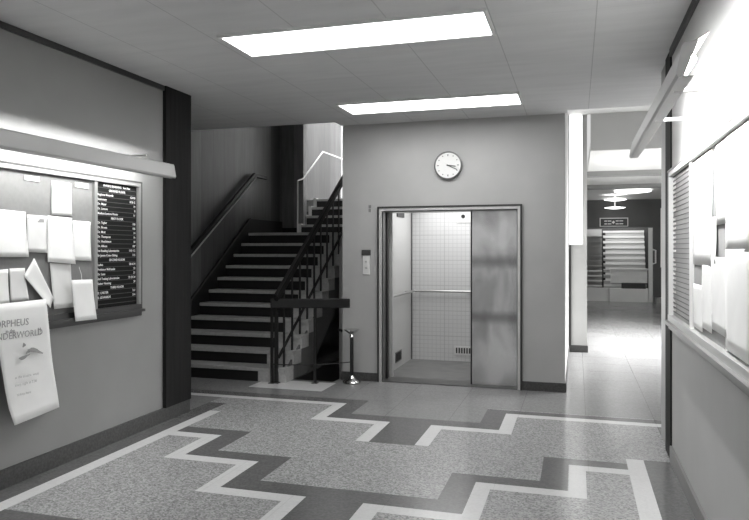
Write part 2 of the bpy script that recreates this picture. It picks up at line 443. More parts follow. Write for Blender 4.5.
struct('ceiling_hall', bm, M['white_ceiling'])
bm = BM(); box(bm, .21, 5.0, 11.30, 11.36, ZC, 3.8); struct('trim_5', bm, M['wall_r'])
bm = BM()
for y in (14.3, 17.3): box(bm, .16, 5.0, y, y + .25, ZC - .10, ZC)
struct('trim_6', bm, M['wall_l'])
bm = BM()
box(bm, .02, 5.0, HY, HY + .15, 2.34, ZC); box(bm, 2.28, 5.0, HY, HY + .15, 0, 2.34)
struct('wall_far', bm, M['farwall'])
bm = BM(); box(bm, .02, 5.15, HY + 1.35, HY + 1.5, 0, 3.4); box(bm, .02, .10, HY, HY + 1.4, 0, 3.2); box(bm, 2.9, 3.0, HY, HY + 1.4, 0, 3.2); struct('wall_far_back', bm, M['farwall'])

# ================================================================== STAIRS
RH, TD, SY = .175, .255, 7.70
def flight(label, x0, x1, xm, y0, z0, n, name='staircase'):
    t = thing(name, label, 'stairs', ((x0 + x1) / 2, y0, z0))
    for k in range(n):
        y = y0 + k * TD; z = z0 + (k + 1) * RH
        bm = BM(); box(bm, x0, x1, y - .02, y + TD + .01, z - .045, z)
        s = obj('step', bm, M['tread'], t, bevel=.004)
        bobj('riser', (x0, xm, y, y + .02, z - RH, z - .045), M['riser'], s)
        bobj('step_end', (xm, x1, y + .003, y + TD, z - RH, z - .045), M['stepend'], s)
    return t
st = flight('wide stairs with pale treads and black risers rising from the lobby floor', -5.25, -3.45, -3.82, SY, 0, 11)
# sloping slab closing the open right side, stringer on the panelled wall, half landing
bm = BM()
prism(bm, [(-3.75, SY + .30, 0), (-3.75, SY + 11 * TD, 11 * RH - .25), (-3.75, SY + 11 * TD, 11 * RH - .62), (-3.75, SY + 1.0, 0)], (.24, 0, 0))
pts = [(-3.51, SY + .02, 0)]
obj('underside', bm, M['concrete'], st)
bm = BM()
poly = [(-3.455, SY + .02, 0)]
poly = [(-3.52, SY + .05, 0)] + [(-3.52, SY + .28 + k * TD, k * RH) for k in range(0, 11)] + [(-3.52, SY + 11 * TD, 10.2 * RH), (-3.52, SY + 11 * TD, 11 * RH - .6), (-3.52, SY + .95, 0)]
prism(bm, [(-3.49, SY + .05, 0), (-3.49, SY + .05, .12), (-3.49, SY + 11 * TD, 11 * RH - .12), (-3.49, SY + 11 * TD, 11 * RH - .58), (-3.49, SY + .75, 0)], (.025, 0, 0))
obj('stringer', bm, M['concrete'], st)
bm = BM()
prism(bm, [(-5.30, SY - .2, 0), (-5.30, SY - .2, .25), (-5.30, SY + 2.62, 2.16), (-5.30, SY + 3.9, 2.16), (-5.30, SY + 3.9, 1.9), (-5.30, SY + 2.6, 1.75), (-5.30, SY + .2, 0)], (.045, 0, 0))
struct('baseboard_stair', bm, M['darkrail'])
bm = BM(); prism(bm, [(-5.262, SY - .2, .235), (-5.262, SY - .2, .262), (-5.262, SY + 2.62, 2.172), (-5.262, SY + 2.62, 2.145)], (.012, 0, 0)); struct('trim_8', bm, M['slat'])
sbox('floor_landing', (-5.30, -2.844, SY + 11 * TD - .005, 11.62, 11 * RH - .2, 11 * RH), M['tread'])
sbox('baseboard_landing', (-5.255, -4.84, 11.60, 11.62, 11 * RH, 11 * RH + .12), M['darkrail'])
s2 = flight('short upper flight of four steps beyond the half landing against pale boarding', -4.83, -2.85, -2.90, 11.5, 11 * RH, 4)
sbox('floor_upper_landing', (-5.30, -2.844, 11.5 + 4 * TD + .01, 15.0, 15 * RH - .2, 15 * RH), M['tread'])
for k in range(4):
    y = 11.5 + k * TD; z = (12 + k) * RH
    bobj('tread_return', (-4.90, -4.835, y, y + .10, z - .24, z + .02), M['plate'], s2)
# basement flight
t = thing('basement_stairs', 'dark stairs going down beside the main stairs, behind the guard rail', 'stairs', (-3.2, 8.0, -1.2))
for k in range(5):
    bobj('step', (-3.41, -2.91, 8.0 + k * .28, 8.3 + k * .28, -.18 * (k + 1) - .05, -.18 * (k + 1)), M['concrete'], t)
o = thing('basement_handrail', 'thin dark handrail on lift shaft wall beside basement stairs', 'handrail', (-2.86, 8.6, .6))
bm = BM(); tube(bm, [(-2.90, 8.15, .62), (-2.90, 9.7, .30)], .018); obj('rail', bm, M['darkrail'], o, smooth=True)
for y in (8.4, 9.4):
    bm = BM(); z = .62 - (y - 8.15) * .206; tube(bm, [(-2.90, y, z), (-2.845, y, z - .03)], .008, 8); obj('bracket', bm, M['blackmetal'], o)

# balustrade on the open side of the main flight
XB = -3.52
bal = thing('stair_balustrade', 'black balustrade with dark timber handrail on open side of lobby stairs', 'balustrade', (XB, SY, 0))
sl = RH / TD
def railz(y, h=.93): return .175 + (y - SY) * sl + h
bm = BM(); bar(bm, (XB, SY - .12, railz(SY - .12) + .02), (XB, 10.35, railz(10.35) + .02), .06, .085); obj('handrail', bm, M['darkrail'], bal, bevel=.01)
bm = BM(); bar(bm, (XB, SY - .12, railz(SY - .12) + .068), (XB, 10.35, railz(10.35) + .068), .045, .012); obj('rail_cap', bm, M['blackmetal'], bal)
bm = BM(); bar(bm, (XB + .03, SY - .1, .33), (XB + .03, 10.25, .33 + (10.35 - SY) * sl * .985), .012, .045); obj('lower_rail', bm, M['blackmetal'], bal)
for k in range(10):
    y = SY + .12 + k * TD
    bobj('baluster', (XB - .007, XB + .007, y - .02, y + .02, RH * (k + 1), railz(y)), M['blackmetal'], bal)
bobj('newel_post', (XB - .055, XB - .015, SY - .05, SY - .01, 0, 1.0), M['blackmetal'], bal)
bobj('newel_plate', (XB - .075, XB + .005, SY - .07, SY + .01, 0, .01), M['blackmetal'], bal)

# handrail on the panelled wall
o = thing('wall_handrail', 'dark timber handrail rising along panelled wall left of the stairs', 'handrail', (-5.24, 9.3, 2.2))
bm = BM(); bar(bm, (-5.22, 7.6, 1.085), (-5.22, 10.40, 2.905), .05, .085)
obj('rail', bm, M['darkrail'], o, bevel=.008)
bm = BM(); bar(bm, (-5.19, 7.6, 1.05), (-5.19, 10.40, 2.865), .02, .016); obj('rail_underside', bm, M['wall'], o)
bm = BM(); bar(bm, (-5.22, 10.38, 2.90), (-5.22, 10.85, 2.90), .05, .06); obj('rail_return', bm, M['darkrail'], o, bevel=.008)
for y in (8.2, 9.2, 10.2):
    z = 1.085 + (y - 7.6) * .65
    bm = BM(); tube(bm, [(-5.22, y, z - .03), (-5.25, y, z - .09), (-5.298, y, z - .09)], .01, 8); obj('bracket', bm, M['blackmetal'], o)
# white railing of the upper flight
o = thing('upper_stair_railing', 'thin pale metal railing beside the upper flight of stairs', 'railing', (-4.87, 11.45, 1.925))
bm = BM(); tube(bm, [(-4.87, 11.42, 11 * RH), (-4.87, 11.42, 2.90)], .014, 8); obj('post', bm, M['plate'], o, smooth=True)
bm = BM(); tube(bm, [(-4.87, 11.42, 2.90), (-4.84, 11.60, 2.95), (-4.83, 12.60, 3.59), (-4.83, 14.9, 3.59)], .014, 8); obj('rail', bm, M['plate'], o, smooth=True)
bm = BM(); tube(bm, [(-4.83, 14.8, 15 * RH), (-4.83, 14.8, 3.59)], .014, 8); obj('post', bm, M['plate'], o, smooth=True)

# guard rail across the basement opening
o = thing('guard_rail', 'level dark timber guard rail on thin posts before the basement opening', 'railing', (-3.1, 7.75, 0))
bm = BM(); bar(bm, (-3.60, 7.60, .985), (-2.68, 7.92, .985), .05, .115); obj('top_rail', bm, M['darkrail'], o, bevel=.012)
for x, y in ((-3.60, 7.64), (-3.09, 7.79)):
    p = bobj('post', (x - .015, x + .015, y - .015, y + .015, 0, .93), M['blackmetal'], o)
    bobj('foot_plate', (x - .035, x + .035, y - .035, y + .035, 0, .008), M['blackmetal'], p)
o = BM(); tube(o, [(-3.60 + .94 * s, 7.63 + .27 * s, .235 + .0 * s - .08 * s * (1 - s) + .03 * s) for s in [i / 14 for i in range(15)]], .006, 8)
tag(obj('barrier_cord', o, M['rope'], smooth=True), 'thin dark cord sagging between guard rail post and chrome stand', 'cord')
# ashtray stand
o = thing('ashtray_stand', 'slim chrome topped ashtray stand on round base left of the lift', 'ashtray', (-2.66, 7.93, 0))
L = (-2.66, 7.93, 0)
bm = BM(); lathe(bm, [(0, 0), (.10, 0), (.11, .012), (.10, .03), (.055, .05), (.03, .085), (.018, .10)], L); obj('base', bm, M['chrome'], o, smooth=True)
bm = BM(); lathe(bm, [(.022, .095), (.022, .56)], L, 16); obj('pole', bm, M['blackmetal'], o, smooth=True)
bm = BM(); lathe(bm, [(.016, .55), (.030, .575), (.020, .60), (.042, .612), (.095, .655), (.098, .664), (.080, .655), (.03, .63), (0, .625)], L); obj('bowl', bm, M['chrome'], o, smooth=True)

# ================================================================== LIFT
e = thing('elevator', 'lift with tiled car and one steel door half closing its opening', 'elevator', (-1.495, YL, 0))
bm = BM()
box(bm, -2.37, LX0, YL - .022, YL + .02, 0, 2.17); box(bm, LX1, -.62, YL - .022, YL + .02, 0, 2.17); box(bm, LX0, LX1, YL - .022, YL + .02, LZ, 2.17)
fr = obj('door_frame', bm, M['alu'], e, bevel=.003)
bm = BM(); box(bm, -2.378, -2.356, YL - .030, YL, 0, 2.18); box(bm, -.634, -.612, YL - .030, YL, 0, 2.18); box(bm, -2.356, -.634, YL - .030, YL, 2.158, 2.18)
obj('frame_edge', bm, M['framed'], fr)
bm = BM(); box(bm, LX0, LX0 + .012, YL + .02, YL + .30, 0, LZ); box(bm, LX1 - .012, LX1, YL + .02, YL + .30, 0, LZ); box(bm, LX0, LX1, YL + .02, YL + .30, LZ - .012, LZ)
obj('jamb', bm, M['darksteel'], e)
bobj('door_gap', (LX0 + .012, LX0 + .028, YL + .155, YL + .20, 0, LZ - .012), M['gap'], e)
bobj('sill', (LX0, LX1, YL + .0, YL + .30, 0, .012), M['darksteel'], e)
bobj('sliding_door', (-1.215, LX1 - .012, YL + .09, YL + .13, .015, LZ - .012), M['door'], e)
bobj('door_edge', (-1.232, -1.215, YL + .085, YL + .135, .015, LZ - .012), M['gap'], e)
YB = 9.86
bobj('car_floor', (-2.40, -.60, YL + .30, YB, -.03, .012), M['carfloor'], e)
bobj('car_back_wall', (-2.40, -.60, YB, YB + .03, 0, 2.36), M['mosaic'], e)
bobj('car_side_wall', (-2.40, -2.37, YL + .36, YB, 0, 2.36), M['carside'], e)
bobj('car_side_wall', (-.60, -.57, YL + .30, YB, 0, 2.36), M['carside'], e)
bobj('car_ceiling', (-2.40, -.60, YL + .22, YB, 2.36, 2.39), M['white_ceiling'], e)
bobj('car_door_post', (-2.37, -2.27, YL + .30, YL + .36, 0, 2.36), M['alu'], e)
bobj('corner_trim', (-2.37, -2.352, YB - .018, YB, .012, 2.36), M['darksteel'], e)
bm = BM(); tube(bm, [(-2.30, 8.50, 1.035), (-2.30, 9.76, 1.035), (-2.29, 9.79, 1.035), (-.64, 9.79, 1.035)], .018, 10); hr = obj('handrail', bm, M['steel'], e, smooth=True)
for p in ((-2.30, 8.7), (-2.30, 9.5)):
    bm = BM(); tube(bm, [(-2.30, p[1], 1.035), (-2.37, p[1], 1.035)], .012, 8); obj('bracket', bm, M['steel'], hr)
for x in (-2.2, -1.5, -.8):
    bm = BM(); tube(bm, [(x, 9.79, 1.035), (x, YB, 1.035)], .012, 8); obj('bracket', bm, M['steel'], hr)
v = bobj('vent', (-1.72, -1.30, YB - .012, YB, .105, .235), M['plate'], e)
for k in range(10): bobj('slot', (-1.695 + k * .038, -1.673 + k * .038, YB - .016, YB - .011, .13, .21), M['framed'], v)
v = bobj('vent', (-2.37, -2.362, 8.93, 9.25, .10, .24), M['darksteel'], e)
for k in range(6): bobj('slot', (-2.364, -2.359, 8.95 + k * .05, 8.975 + k * .05, .115, .225), M['gap'], v)
bobj('floor_indicator', (-2.37, -2.355, 9.0, 9.38, 2.10, 2.20), M['framed'], e)
v = bobj('lamp_plate', (-1.68, -1.45, YB - .012, YB, 2.04, 2.17), M['plate'], e)
bm = BM(); lathe(bm, [(0, .012), (.025, .01), (.03, 0)], (-1.59, YB - .012, 2.13), 16, 'y'); obj('indicator', bm, M['gap'], v)

# call buttons, key switch plate
o = thing('call_button_panel', 'white lift call plate under a small dark sign', 'lift button panel', (-2.525, YL, 1.45))
bobj('plate', (-2.572, -2.482, YL - .012, YL, 1.335, 1.565), M['plate'], o, bevel=.003)
bobj('sign_plate', (-2.585, -2.470, YL - .016, YL, 1.575, 1.642), M['sign'], o)
for z in (1.50, 1.42):
    bm = BM(); lathe(bm, [(0, .02), (.011, .018), (.013, .012)], (-2.527, YL, z), 16, 'y'); obj('button', bm, M['steel'], o, smooth=True)
o = thing('key_switch', 'tiny two-part key switch above and left of the lift frame', 'switch', (-2.48, YL, 2.16))
for z in (2.185, 2.135):
    bobj('key_plate', (-2.497, -2.463, YL - .008, YL, z - .02, z + .02), M['frame'], o)

# clock
cx, cz, cr = -1.487, 2.662, .168
o = thing('wall_clock', 'round white wall clock above the lift doors', 'clock', (cx, YL, cz))
bm = BM(); lathe(bm, [(cr - .006, 0), (cr, .006), (cr, .045), (cr - .012, .048), (cr - .014, .038), (cr - .016, .030), (0, .030)], (cx, YL, cz), 48, 'y'); obj('case', bm, M['clockcase'], o, smooth=True)
bm = BM(); lathe(bm, [(cr - .0145, .030), (cr - .0145, .036)], (cx, YL, cz), 48, 'y'); obj('face', bm, M['clockface'], o)
for k in range(12):
    a = k * PI / 6; ln = .022 if k % 3 == 0 else .013
    bm = BM(); d = Vector((math.sin(a), 0, math.cos(a))); c0 = Vector((cx, YL - .0375, cz))
    bar(bm, c0 + d * .133, c0 + d * (.133 - ln), .010, .002, (0, 1, 0)); obj('hour_mark', bm, M['hands'], o)
for nm, a, ln, w_ in (('hour_hand', math.radians(99), .095, .013), ('minute_hand', math.radians(116), .125, .009)):
    bm = BM(); d = Vector((math.sin(a), 0, math.cos(a))); c0 = Vector((cx, YL - .041, cz))
    bar(bm, c0 - d * .015, c0 + d * ln, w_, .002, (0, 1, 0)); obj(nm, bm, M['hands'], o)

# ================================================================== CEILING LIGHTS
def ceiling_light(x0, x1, y0, y1, label):
    t = thing('ceiling_light', label, 'ceiling light', ((x0 + x1) / 2, (y0 + y1) / 2, ZC), None)
    bm = BM(); f = .025
    box(bm, x0, x1, y0, y0 + f, ZC - .02, ZC); box(bm, x0, x1, y1 - f, y1, ZC - .02, ZC)
    box(bm, x0, x0 + f, y0 + f, y1 - f, ZC - .02, ZC); box(bm, x1 - f, x1, y0 + f, y1 - f, ZC - .02, ZC)
    obj('frame', bm, M['hoodin'], t)
    bobj('diffuser', (x0 + f, x1 - f, y0 + f, y1 - f, ZC - .012, ZC), M['diff'], t)
ceiling_light(-2.52, -.56, 4.41, 4.95, 'long glowing rectangular ceiling light nearer the camera')
ceiling_light(-2.48, -.545, 6.85, 7.39, 'long glowing rectangular ceiling light nearer the lift wall')

# ================================================================== HOOD LIGHTS OVER THE BOARDS
def hood_light(side, wx, y0, y1, label, roof_a, arms, zarm):
    s = 1 if side == 'L' else -1           # s points away from the wall
    X = lambda a: wx + s * a
    t = thing('picture_light', label, 'strip light', (X(.2), (y0 + y1) / 2, 2.3))
    outer = [(roof_a, 2.45), (.30, 2.418), (.335, 2.410), (.342, 2.40), (.360, 2.300), (.352, 2.288), (.305, 2.284)]
    inner = [(a - .004 if i > 1 else a, z - .005 if i < 4 else z + .005) for i, (a, z) in enumerate(outer)]
    bm = BM()
    vo = [[bm.verts.new((X(a), y, z)) for a, z in outer] for y in (y0, y1)]
    vi = [[bm.verts.new((X(a), y, z)) for a, z in inner] for y in (y0, y1)]
    n = len(outer)
    for i in range(n - 1):
        f = bm.faces.new([vo[0][i], vo[0][i + 1], vo[1][i + 1], vo[1][i]]); f.material_index = 0
        f = bm.faces.new([vi[0][i], vi[1][i], vi[1][i + 1], vi[0][i + 1]]); f.material_index = 1
    for i in (0, n - 1): bm.faces.new([vo[0][i], vo[1][i], vi[1][i], vi[0][i]])
    for k in (0, 1):
        for i in range(n - 1): bm.faces.new([vo[k][i], vi[k][i], vi[k][i + 1], vo[k][i + 1]])
    obj('reflector', bm, [M['hood'], M['hoodin']], t)
    for y in (y0, y1):                     # end caps follow the profile, rounded on top
        bm = BM(); yy = (y - .006, y) if y == y0 else (y, y + .006)
        prism(bm, [(X(a), yy[0], z) for a, z in [(.285, 2.418), (.335, 2.411), (.343, 2.400), (.362, 2.300), (.352, 2.284), (.335, 2.290)]], (0, .006, 0))
        obj('end_cap', bm, M['hoodin'] if (side == 'R') else M['hood'], t)
    bm = BM(); ta = .265 if side == 'L' else .300; tube(bm, [(X(ta), y0 + .06, 2.365), (X(ta), y1 - .06, 2.365)], .017, 12); obj('tube', bm, M['tube'] if side == 'L' else M['tube_r'], t, smooth=True)
    for y in arms:
        bm = BM(); tube(bm, [(X(.34), y, zarm), (X(.0), y, zarm)], .009, 8); obj('arm', bm, M['hoodin'], t, smooth=True)
hood_light('L', XL, 2.3, 5.30, 'long grey hooded strip light above the left notice board', .16, (2.9, 4.9), 2.44)
hood_light('R', XR, 2.72, 5.05, 'long grey hooded strip light on arms above the right notice board', .25, (2.97, 3.62), 2.29)

# ================================================================== NOTICE BOARDS
def board(side, wx, y0, ysep, y1, label, dirlines):
    s = 1 if side == 'L' else -1
    z0, z1 = (1.105, 2.255) if side == 'L' else (1.10, 2.245)
    def B(name, a0, a1, ya, yb, za, zb, m, parent, bevel=0):
        xa, xb = sorted((wx + s * a0, wx + s * a1)); return bobj(name, (xa, xb, ya, yb, za, zb), m, parent, bevel)
    t = thing('notice_board', label, 'notice board', (wx, (y0 + y1) / 2, z0))
    fm = M['frame'] if side == 'L' else M['hoodin']
    bot = M['framed'] if side == 'L' else M['frame']
    B('pinboard', 0, .012, y0 + .03, ysep, z0 + .04, z1 - .03, M['felt'] if side == 'L' else M['felt_r'], t)
    B('top_rail', 0, .045, y0, y1, z1 - .045, z1 - .012, fm, t); B('top_edge', 0, .052, y0, y1, z1 - .012, z1, M['framed'] if side == 'L' else M['frame'], t)
    B('bottom_rail', 0, .05, y0, y1, z0 + .012, z0 + .055, M['alu'] if side == 'R' else M['framed'], t); B('ledge', 0, .075, y0 - .01, y1 + .01, z0 - .012, z0 + .012, bot, t)
    B('bottom_edge', 0, .045, y0, y1, z0 - .05, z0 - .012, bot, t)
    B('side_rail', 0, .045, y1 - .035, y1 - .008, z0 + .05, z1 - .045, fm, t); B('side_edge', 0, .05, y1 - .008, y1, z0, z1, M['framed'] if side == 'L' else M['frame'], t)
    B('side_rail', 0, .045, y0, y0 + .03, z0 + .05, z1 - .045, fm, t)
    B('divider', 0, .035, ysep, ysep + .035, z0 + .05, z1 - .045, fm, t)
    d0, d1 = ysep + .035, y1 - .035
    dp = B('directory_panel', 0, .014, d0, d1, z0 + .055, z1 - .045, M['letterboard'] if side == 'L' else M['frame'], t)
    n = len(dirlines); H = (z1 - .05) - (z0 + .075); rh = H / (n + .3)
    bm = BM()
    for k in range(n + 1):
        z = z1 - .05 - k * rh; xa, xb = sorted((wx + s * .014, wx + s * .0185)); box(bm, xa, xb, d0 + .01, d1 - .01, z - rh * .06 - .001, z + .001)
    obj('slats', bm, M['slat'] if side == 'L' else M['framed'], dp)
    Wd = d1 - d0; T = []
    for k, (a, b_, cen) in enumerate(dirlines):
        y = -(k + .78) * rh
        if cen: T.append((a, Wd / 2, y, rh * .70, 'CENTER'))
        else:
            if a: T.append((a, .02, y, rh * .70, 'LEFT'))
            if b_: T.append((b_, Wd - .02, y, rh * .70, 'RIGHT'))
    if side == 'L': org, right = (wx + s * .0165, d0, z1 - .05), (0, 1, 0)
    else: org, right = (wx + s * .0165, d1, z1 - .05), (0, -1, 0)
    text_mesh(T, 'lettering', M['letters'] if side == 'L' else M['paper'], dp, org, right, (0, 0, 1))
    return t
LINES = [('PHYSICS BUILDING   See Also', '', 1), ('GROUND FLOOR', '', 1), ('Registrar Records', 'G14 B', 0), ('Stationery', 'B 26 G', 0), ('Dr. Major', '19', 0),
 ('Dr. Lennon', '8', 0), ('Medium Lecture Room', '11', 0), ('FIRST FLOOR', '', 1), ('Dr. Taylor', '108', 0), ('Dr. Brown', '106', 0), ('Dr. Mott', '14', 0),
 ('Dr. Thompson', '16', 0), ('Dr. Hutchinson', '18', 0), ('Dr. Allison', '107', 0), ('1st Reading Laboratories', '110 112', 0), ('Sir James Crane Sitting', '115', 0),
 ('SECOND FLOOR', '', 1), ('Ladies', '20 & 24', 0), ('Professor McKenzie', '22', 0), ('Dr. Lane', '21', 0), ('2nd Testing Laboratories', '22 23 24', 0), ('Senior Housing', '28', 0),
 ('THIRD FLOOR', '', 1), ('D. CARTER', '312', 0), ('D. EDWARDS', '314', 0), ('', '', 0)]
board('L', XL, 2.55, 4.64, 5.249, 'left wall notice board with black lettered directory at its right end', LINES)
LR = [('', '', 0) if k % 9 == 8 else ('Room %d Staff' % (k + 1) if k % 3 else 'Laboratory', str(k * 3 + 2), 0) for k in range(30)]
board('R', XR, 2.45, 4.62, 5.585, 'right wall notice board with pale directory at its far end', LR)

# ------------------------------------------------------------------ papers
def sheet(name, pts, label, cat, m=None, curl=.02, order=0, group=None, twist=0):
    """pts = TL, TR, BR, BL in world space on the wall plane; s from the sign of x decides which way is out"""
    s = 1 if pts[0][0] < -1 else -1
    TL, TR, BR, BL = [Vector(p) for p in pts]
    n = 8; bm = BM(); g = []
    for i in range(n + 1):
        row = []
        for j in range(n + 1):
            u, v = j / n, i / n
            p = (TL * (1 - u) + TR * u) * (1 - v) + (BL * (1 - u) + BR * u) * v
            p = p + Vector((s * (.0015 * order + .004 + .5 * curl * v * v + twist * v * (u - .5) + .002 * math.sin(5 * v + 3 * u)), 0, 0))
            row.append(bm.verts.new(p))
        g.append(row)
    for i in range(n):
        for j in range(n): bm.faces.new([g[i][j], g[i][j + 1], g[i + 1][j + 1], g[i + 1][j]])
    c = (TL + TR + BR + BL) / 4
    o = obj(name, bm, m or M['paper'], smooth=True)
    o.data.transform(Matrix.Translation(-c)); o.location = c
    sm = o.modifiers.new('thickness', 'SOLIDIFY'); sm.thickness = .0008
    tag(o, label, cat, group)
    return o
Fc, CYc, CXc = 677.4, 249.3, 374.5
ca, sa = math.cos(.2901), math.sin(.2901)
def onwall(wx, u, v):
    """real position on the wall plane of a point measured in the photograph"""
    x = (u - CXc) / Fc; z = (CYc - v) / Fc
    r = (x * ca - sa, x * sa + ca, z); t = wx / r[0]
    return (wx, r[1] * t, 1.65 + r[2] * t)
WL = XL + .014
def lp(pts, *a, **k): return sheet('notice', [onwall(WL, *p) for p in pts], *a, **k)
lp([(24, 175), (39, 177), (39, 182), (24, 180)], 'tiny white slip pinned at board top above two sheets', 'notice', curl=.002)
lp([(51, 180.5), (71, 183.5), (71, 216), (51, 215)], 'upright white sheet pinned alone high on left board', 'notice', curl=.008)
lp([(74.5, 182), (88, 184), (88, 189), (74.5, 187)], 'tiny white slip pinned at board top next to the directory', 'notice', curl=.002)
lp([(-4, 209), (25, 212), (27, 257), (-3, 257)], 'large white sheet at left picture edge, upper row', 'notice', order=1)
n5 = lp([(26, 214.5), (46, 216), (46, 253), (26, 252)], 'white sheet with grey printed heading, middle of upper row', 'notice', m=M['paper2'], order=2, curl=.012)
bm = BM(); q = [onwall(WL + .008, *p) for p in ((28, 218), (44, 219), (44, 222.5), (28, 222))]; prism(bm, q, (.0012, 0, 0)); obj('heading', bm, M['ink'], n5)
lp([(46.5, 215.5), (71, 218), (73, 264), (45.5, 262)], 'large white sheet below the lone upright sheet', 'notice', order=3, curl=.03)
lp([(72, 220.5), (90, 222), (90, 261), (72, 260)], 'white sheet touching the directory divider, upper row', 'notice', order=1, curl=.01)
lp([(-3, 270), (7.5, 269), (7.5, 303), (-3, 304)], 'narrow white strip at left picture edge above the poster', 'notice', order=1)
lp([(8.5, 268.5), (24, 268), (27, 300), (9, 301.5)], 'white sheet left of the tilted leaflet, lower row', 'notice', m=M['paper2'], order=2)
lp([(32, 258), (52, 299), (46, 308), (22, 276)], 'tilted white leaflet hanging diagonally in lower row', 'leaflet', order=9, curl=.02, twist=.02)
lp([(49, 263), (70, 264), (72, 307), (52, 309)], 'white sheet right of the tilted leaflet, lower row', 'notice', m=M['paper2'], order=2, curl=.03)
n12 = sheet('notice', [onwall(XL + .075, *p) for p in ((71, 280), (92, 279.5), (95, 319), (74, 321.5))], 'white sheet hung from a hook, over directory corner', 'notice', order=1, curl=.02)
bm = BM(); a = Vector(onwall(XL + .02, 79, 267)); b_ = Vector(onwall(XL + .078, 82, 281)); tube(bm, [a, a.lerp(b_, .5) + Vector((.004, .004, 0)), b_], .0018, 6); obj('hook', bm, M['plate'], n12)
# poster
pz = XL + .085
po = thing('poster', 'large white opera poster hanging over the board bottom rail', 'poster', onwall(pz, 30, 360))
pts = [(-10, 305), (46, 299), (58, 407), (10, 425)]
TL, TR, BR, BL = [Vector(onwall(pz, *p)) for p in pts]
n = 14; bm = BM(); g = []
def ppt(u, v, off=0):
    p = (TL * (1 - u) + TR * u) * (1 - v) + (BL * (1 - u) + BR * u) * v
    return p + Vector((.03 * v * v * (1 - u) + .012 * math.sin(6 * v + 2 * u) * v + .02 * max(0, v - .85) * 4 * (1 - u) + off, 0, 0))
for i in range(n + 1):
    g.append([bm.verts.new(ppt(j / n, i / n)) for j in range(n + 1)])
for i in range(n):
    for j in range(n): bm.faces.new([g[i][j], g[i][j + 1], g[i + 1][j + 1], g[i + 1][j]])
sh = obj('sheet', bm, M['paper'], po, smooth=True); sm = sh.modifiers.new('thickness', 'SOLIDIFY'); sm.thickness = .0008
rt = (Vector(onwall(pz, 46, 326)) - Vector(onwall(pz, 0, 331.5))); rt.x = 0; rt.normalize()
upv = Vector((1, 0, 0)).cross(rt) * 1.0
if upv.z < 0: upv = -upv
o0 = Vector(onwall(pz, -7, 328.5)) + Vector((.012, 0, 0))
text_mesh([('ORPHEUS', 0, 0, .068, 'LEFT')], 'title_lettering', M['ink'], po, o0, rt, upv)
o0 = Vector(onwall(pz, 4, 333)) + Vector((.014, 0, 0))
text_mesh([('in the', 0, 0, .034, 'LEFT')], 'small_lettering', M['ink'], po, o0, rt, upv)
o0 = Vector(onwall(pz, -11, 341.5)) + Vector((.016, 0, 0))
text_mesh([('UNDERWORLD', 0, 0, .064, 'LEFT'), ('!!', .40, .005, .07, 'LEFT')], 'title_lettering', M['ink'], po, o0, rt, upv)
bm = BM()
def blot(cx_, cy_, w_, h_, ang):
    vs = []
    for k in range(14):
        t_ = 2 * PI * k / 14; rr = 1 + .25 * math.sin(3 * t_ + cx_)
        u_, v_ = w_ * rr * math.cos(t_), h_ * rr * math.sin(t_)
        vs.append(bm.verts.new(Vector(onwall(pz, cx_ + u_ * math.cos(ang) - v_ * math.sin(ang), cy_ + u_ * math.sin(ang) + v_ * math.cos(ang))) + Vector((.026, 0, 0))))
    bm.faces.new(vs)
blot(32, 350.5, 7.5, 2.2, .25); blot(21, 357, 6, 1.6, -.45); blot(25, 352, 3, 1.2, -.6); blot(21, 345, 1.5, 2.2, .3)
obj('drawing', bm, M['ink'], po)
faint = mat('faint_ink', .5, .8)
for tx, dx, dy in (('at the theatre  week', 0, 0), ('every night at 7.30', 0, -.05), ('tickets here', .02, -.12)):
    text_mesh([(tx, dx, dy, .026, 'LEFT')], 'small_lettering', faint, po, Vector(onwall(pz, 11, 379)) + Vector((.034, 0, 0)), rt, upv)

WR = XR - .014
def rp(pts, *a, **k): return sheet('notice', [onwall(WR, *p) for p in pts], *a, **k)
def rs(y0, y1, za, zb, label, m=None, **k):      # y0 far side, y1 near side
    return sheet('notice', [(WR, y0, zb), (WR, y1, zb), (WR, y1, za), (WR, y0, za)], label, 'notice', m=m, **k)
rs(4.60, 3.99, 1.555, 2.185, 'tall wide white sheet beside the pale directory of right board', order=1, curl=.002)
rs(4.28, 3.97, 1.20, 1.56, 'white sheet below the tall sheet on right board', order=2, curl=.002)
rs(4.60, 4.26, 1.175, 1.44, 'small white sheet at lower left of right board', order=1, curl=.002)
rs(3.865, 3.62, 1.775, 2.185, 'white sheet over the small grey gap of right board', order=2, curl=.002)
rs(4.00, 3.865, 1.575, 1.82, 'little white slip left of the small grey gap of right board', order=3, curl=.002)
rs(4.00, 3.60, 1.225, 1.61, 'white sheet under the small grey gap of right board', order=3, curl=.002)
rs(3.63, 3.14, 1.64, 2.185, 'large white sheet nearest camera, top of right board', order=4, curl=.002)
rs(3.62, 3.14, 1.17, 1.65, 'large white sheet nearest camera, bottom of right board', order=5, curl=.003)
rs(3.16, 2.72, 1.20, 2.18, 'long white sheet cut by the right picture edge', order=3, curl=.003)
rp([(731, 336), (737, 338), (729, 352), (727, 350)], 'tiny white curled corner slip at foot of right board', 'notice', order=1, curl=.004)

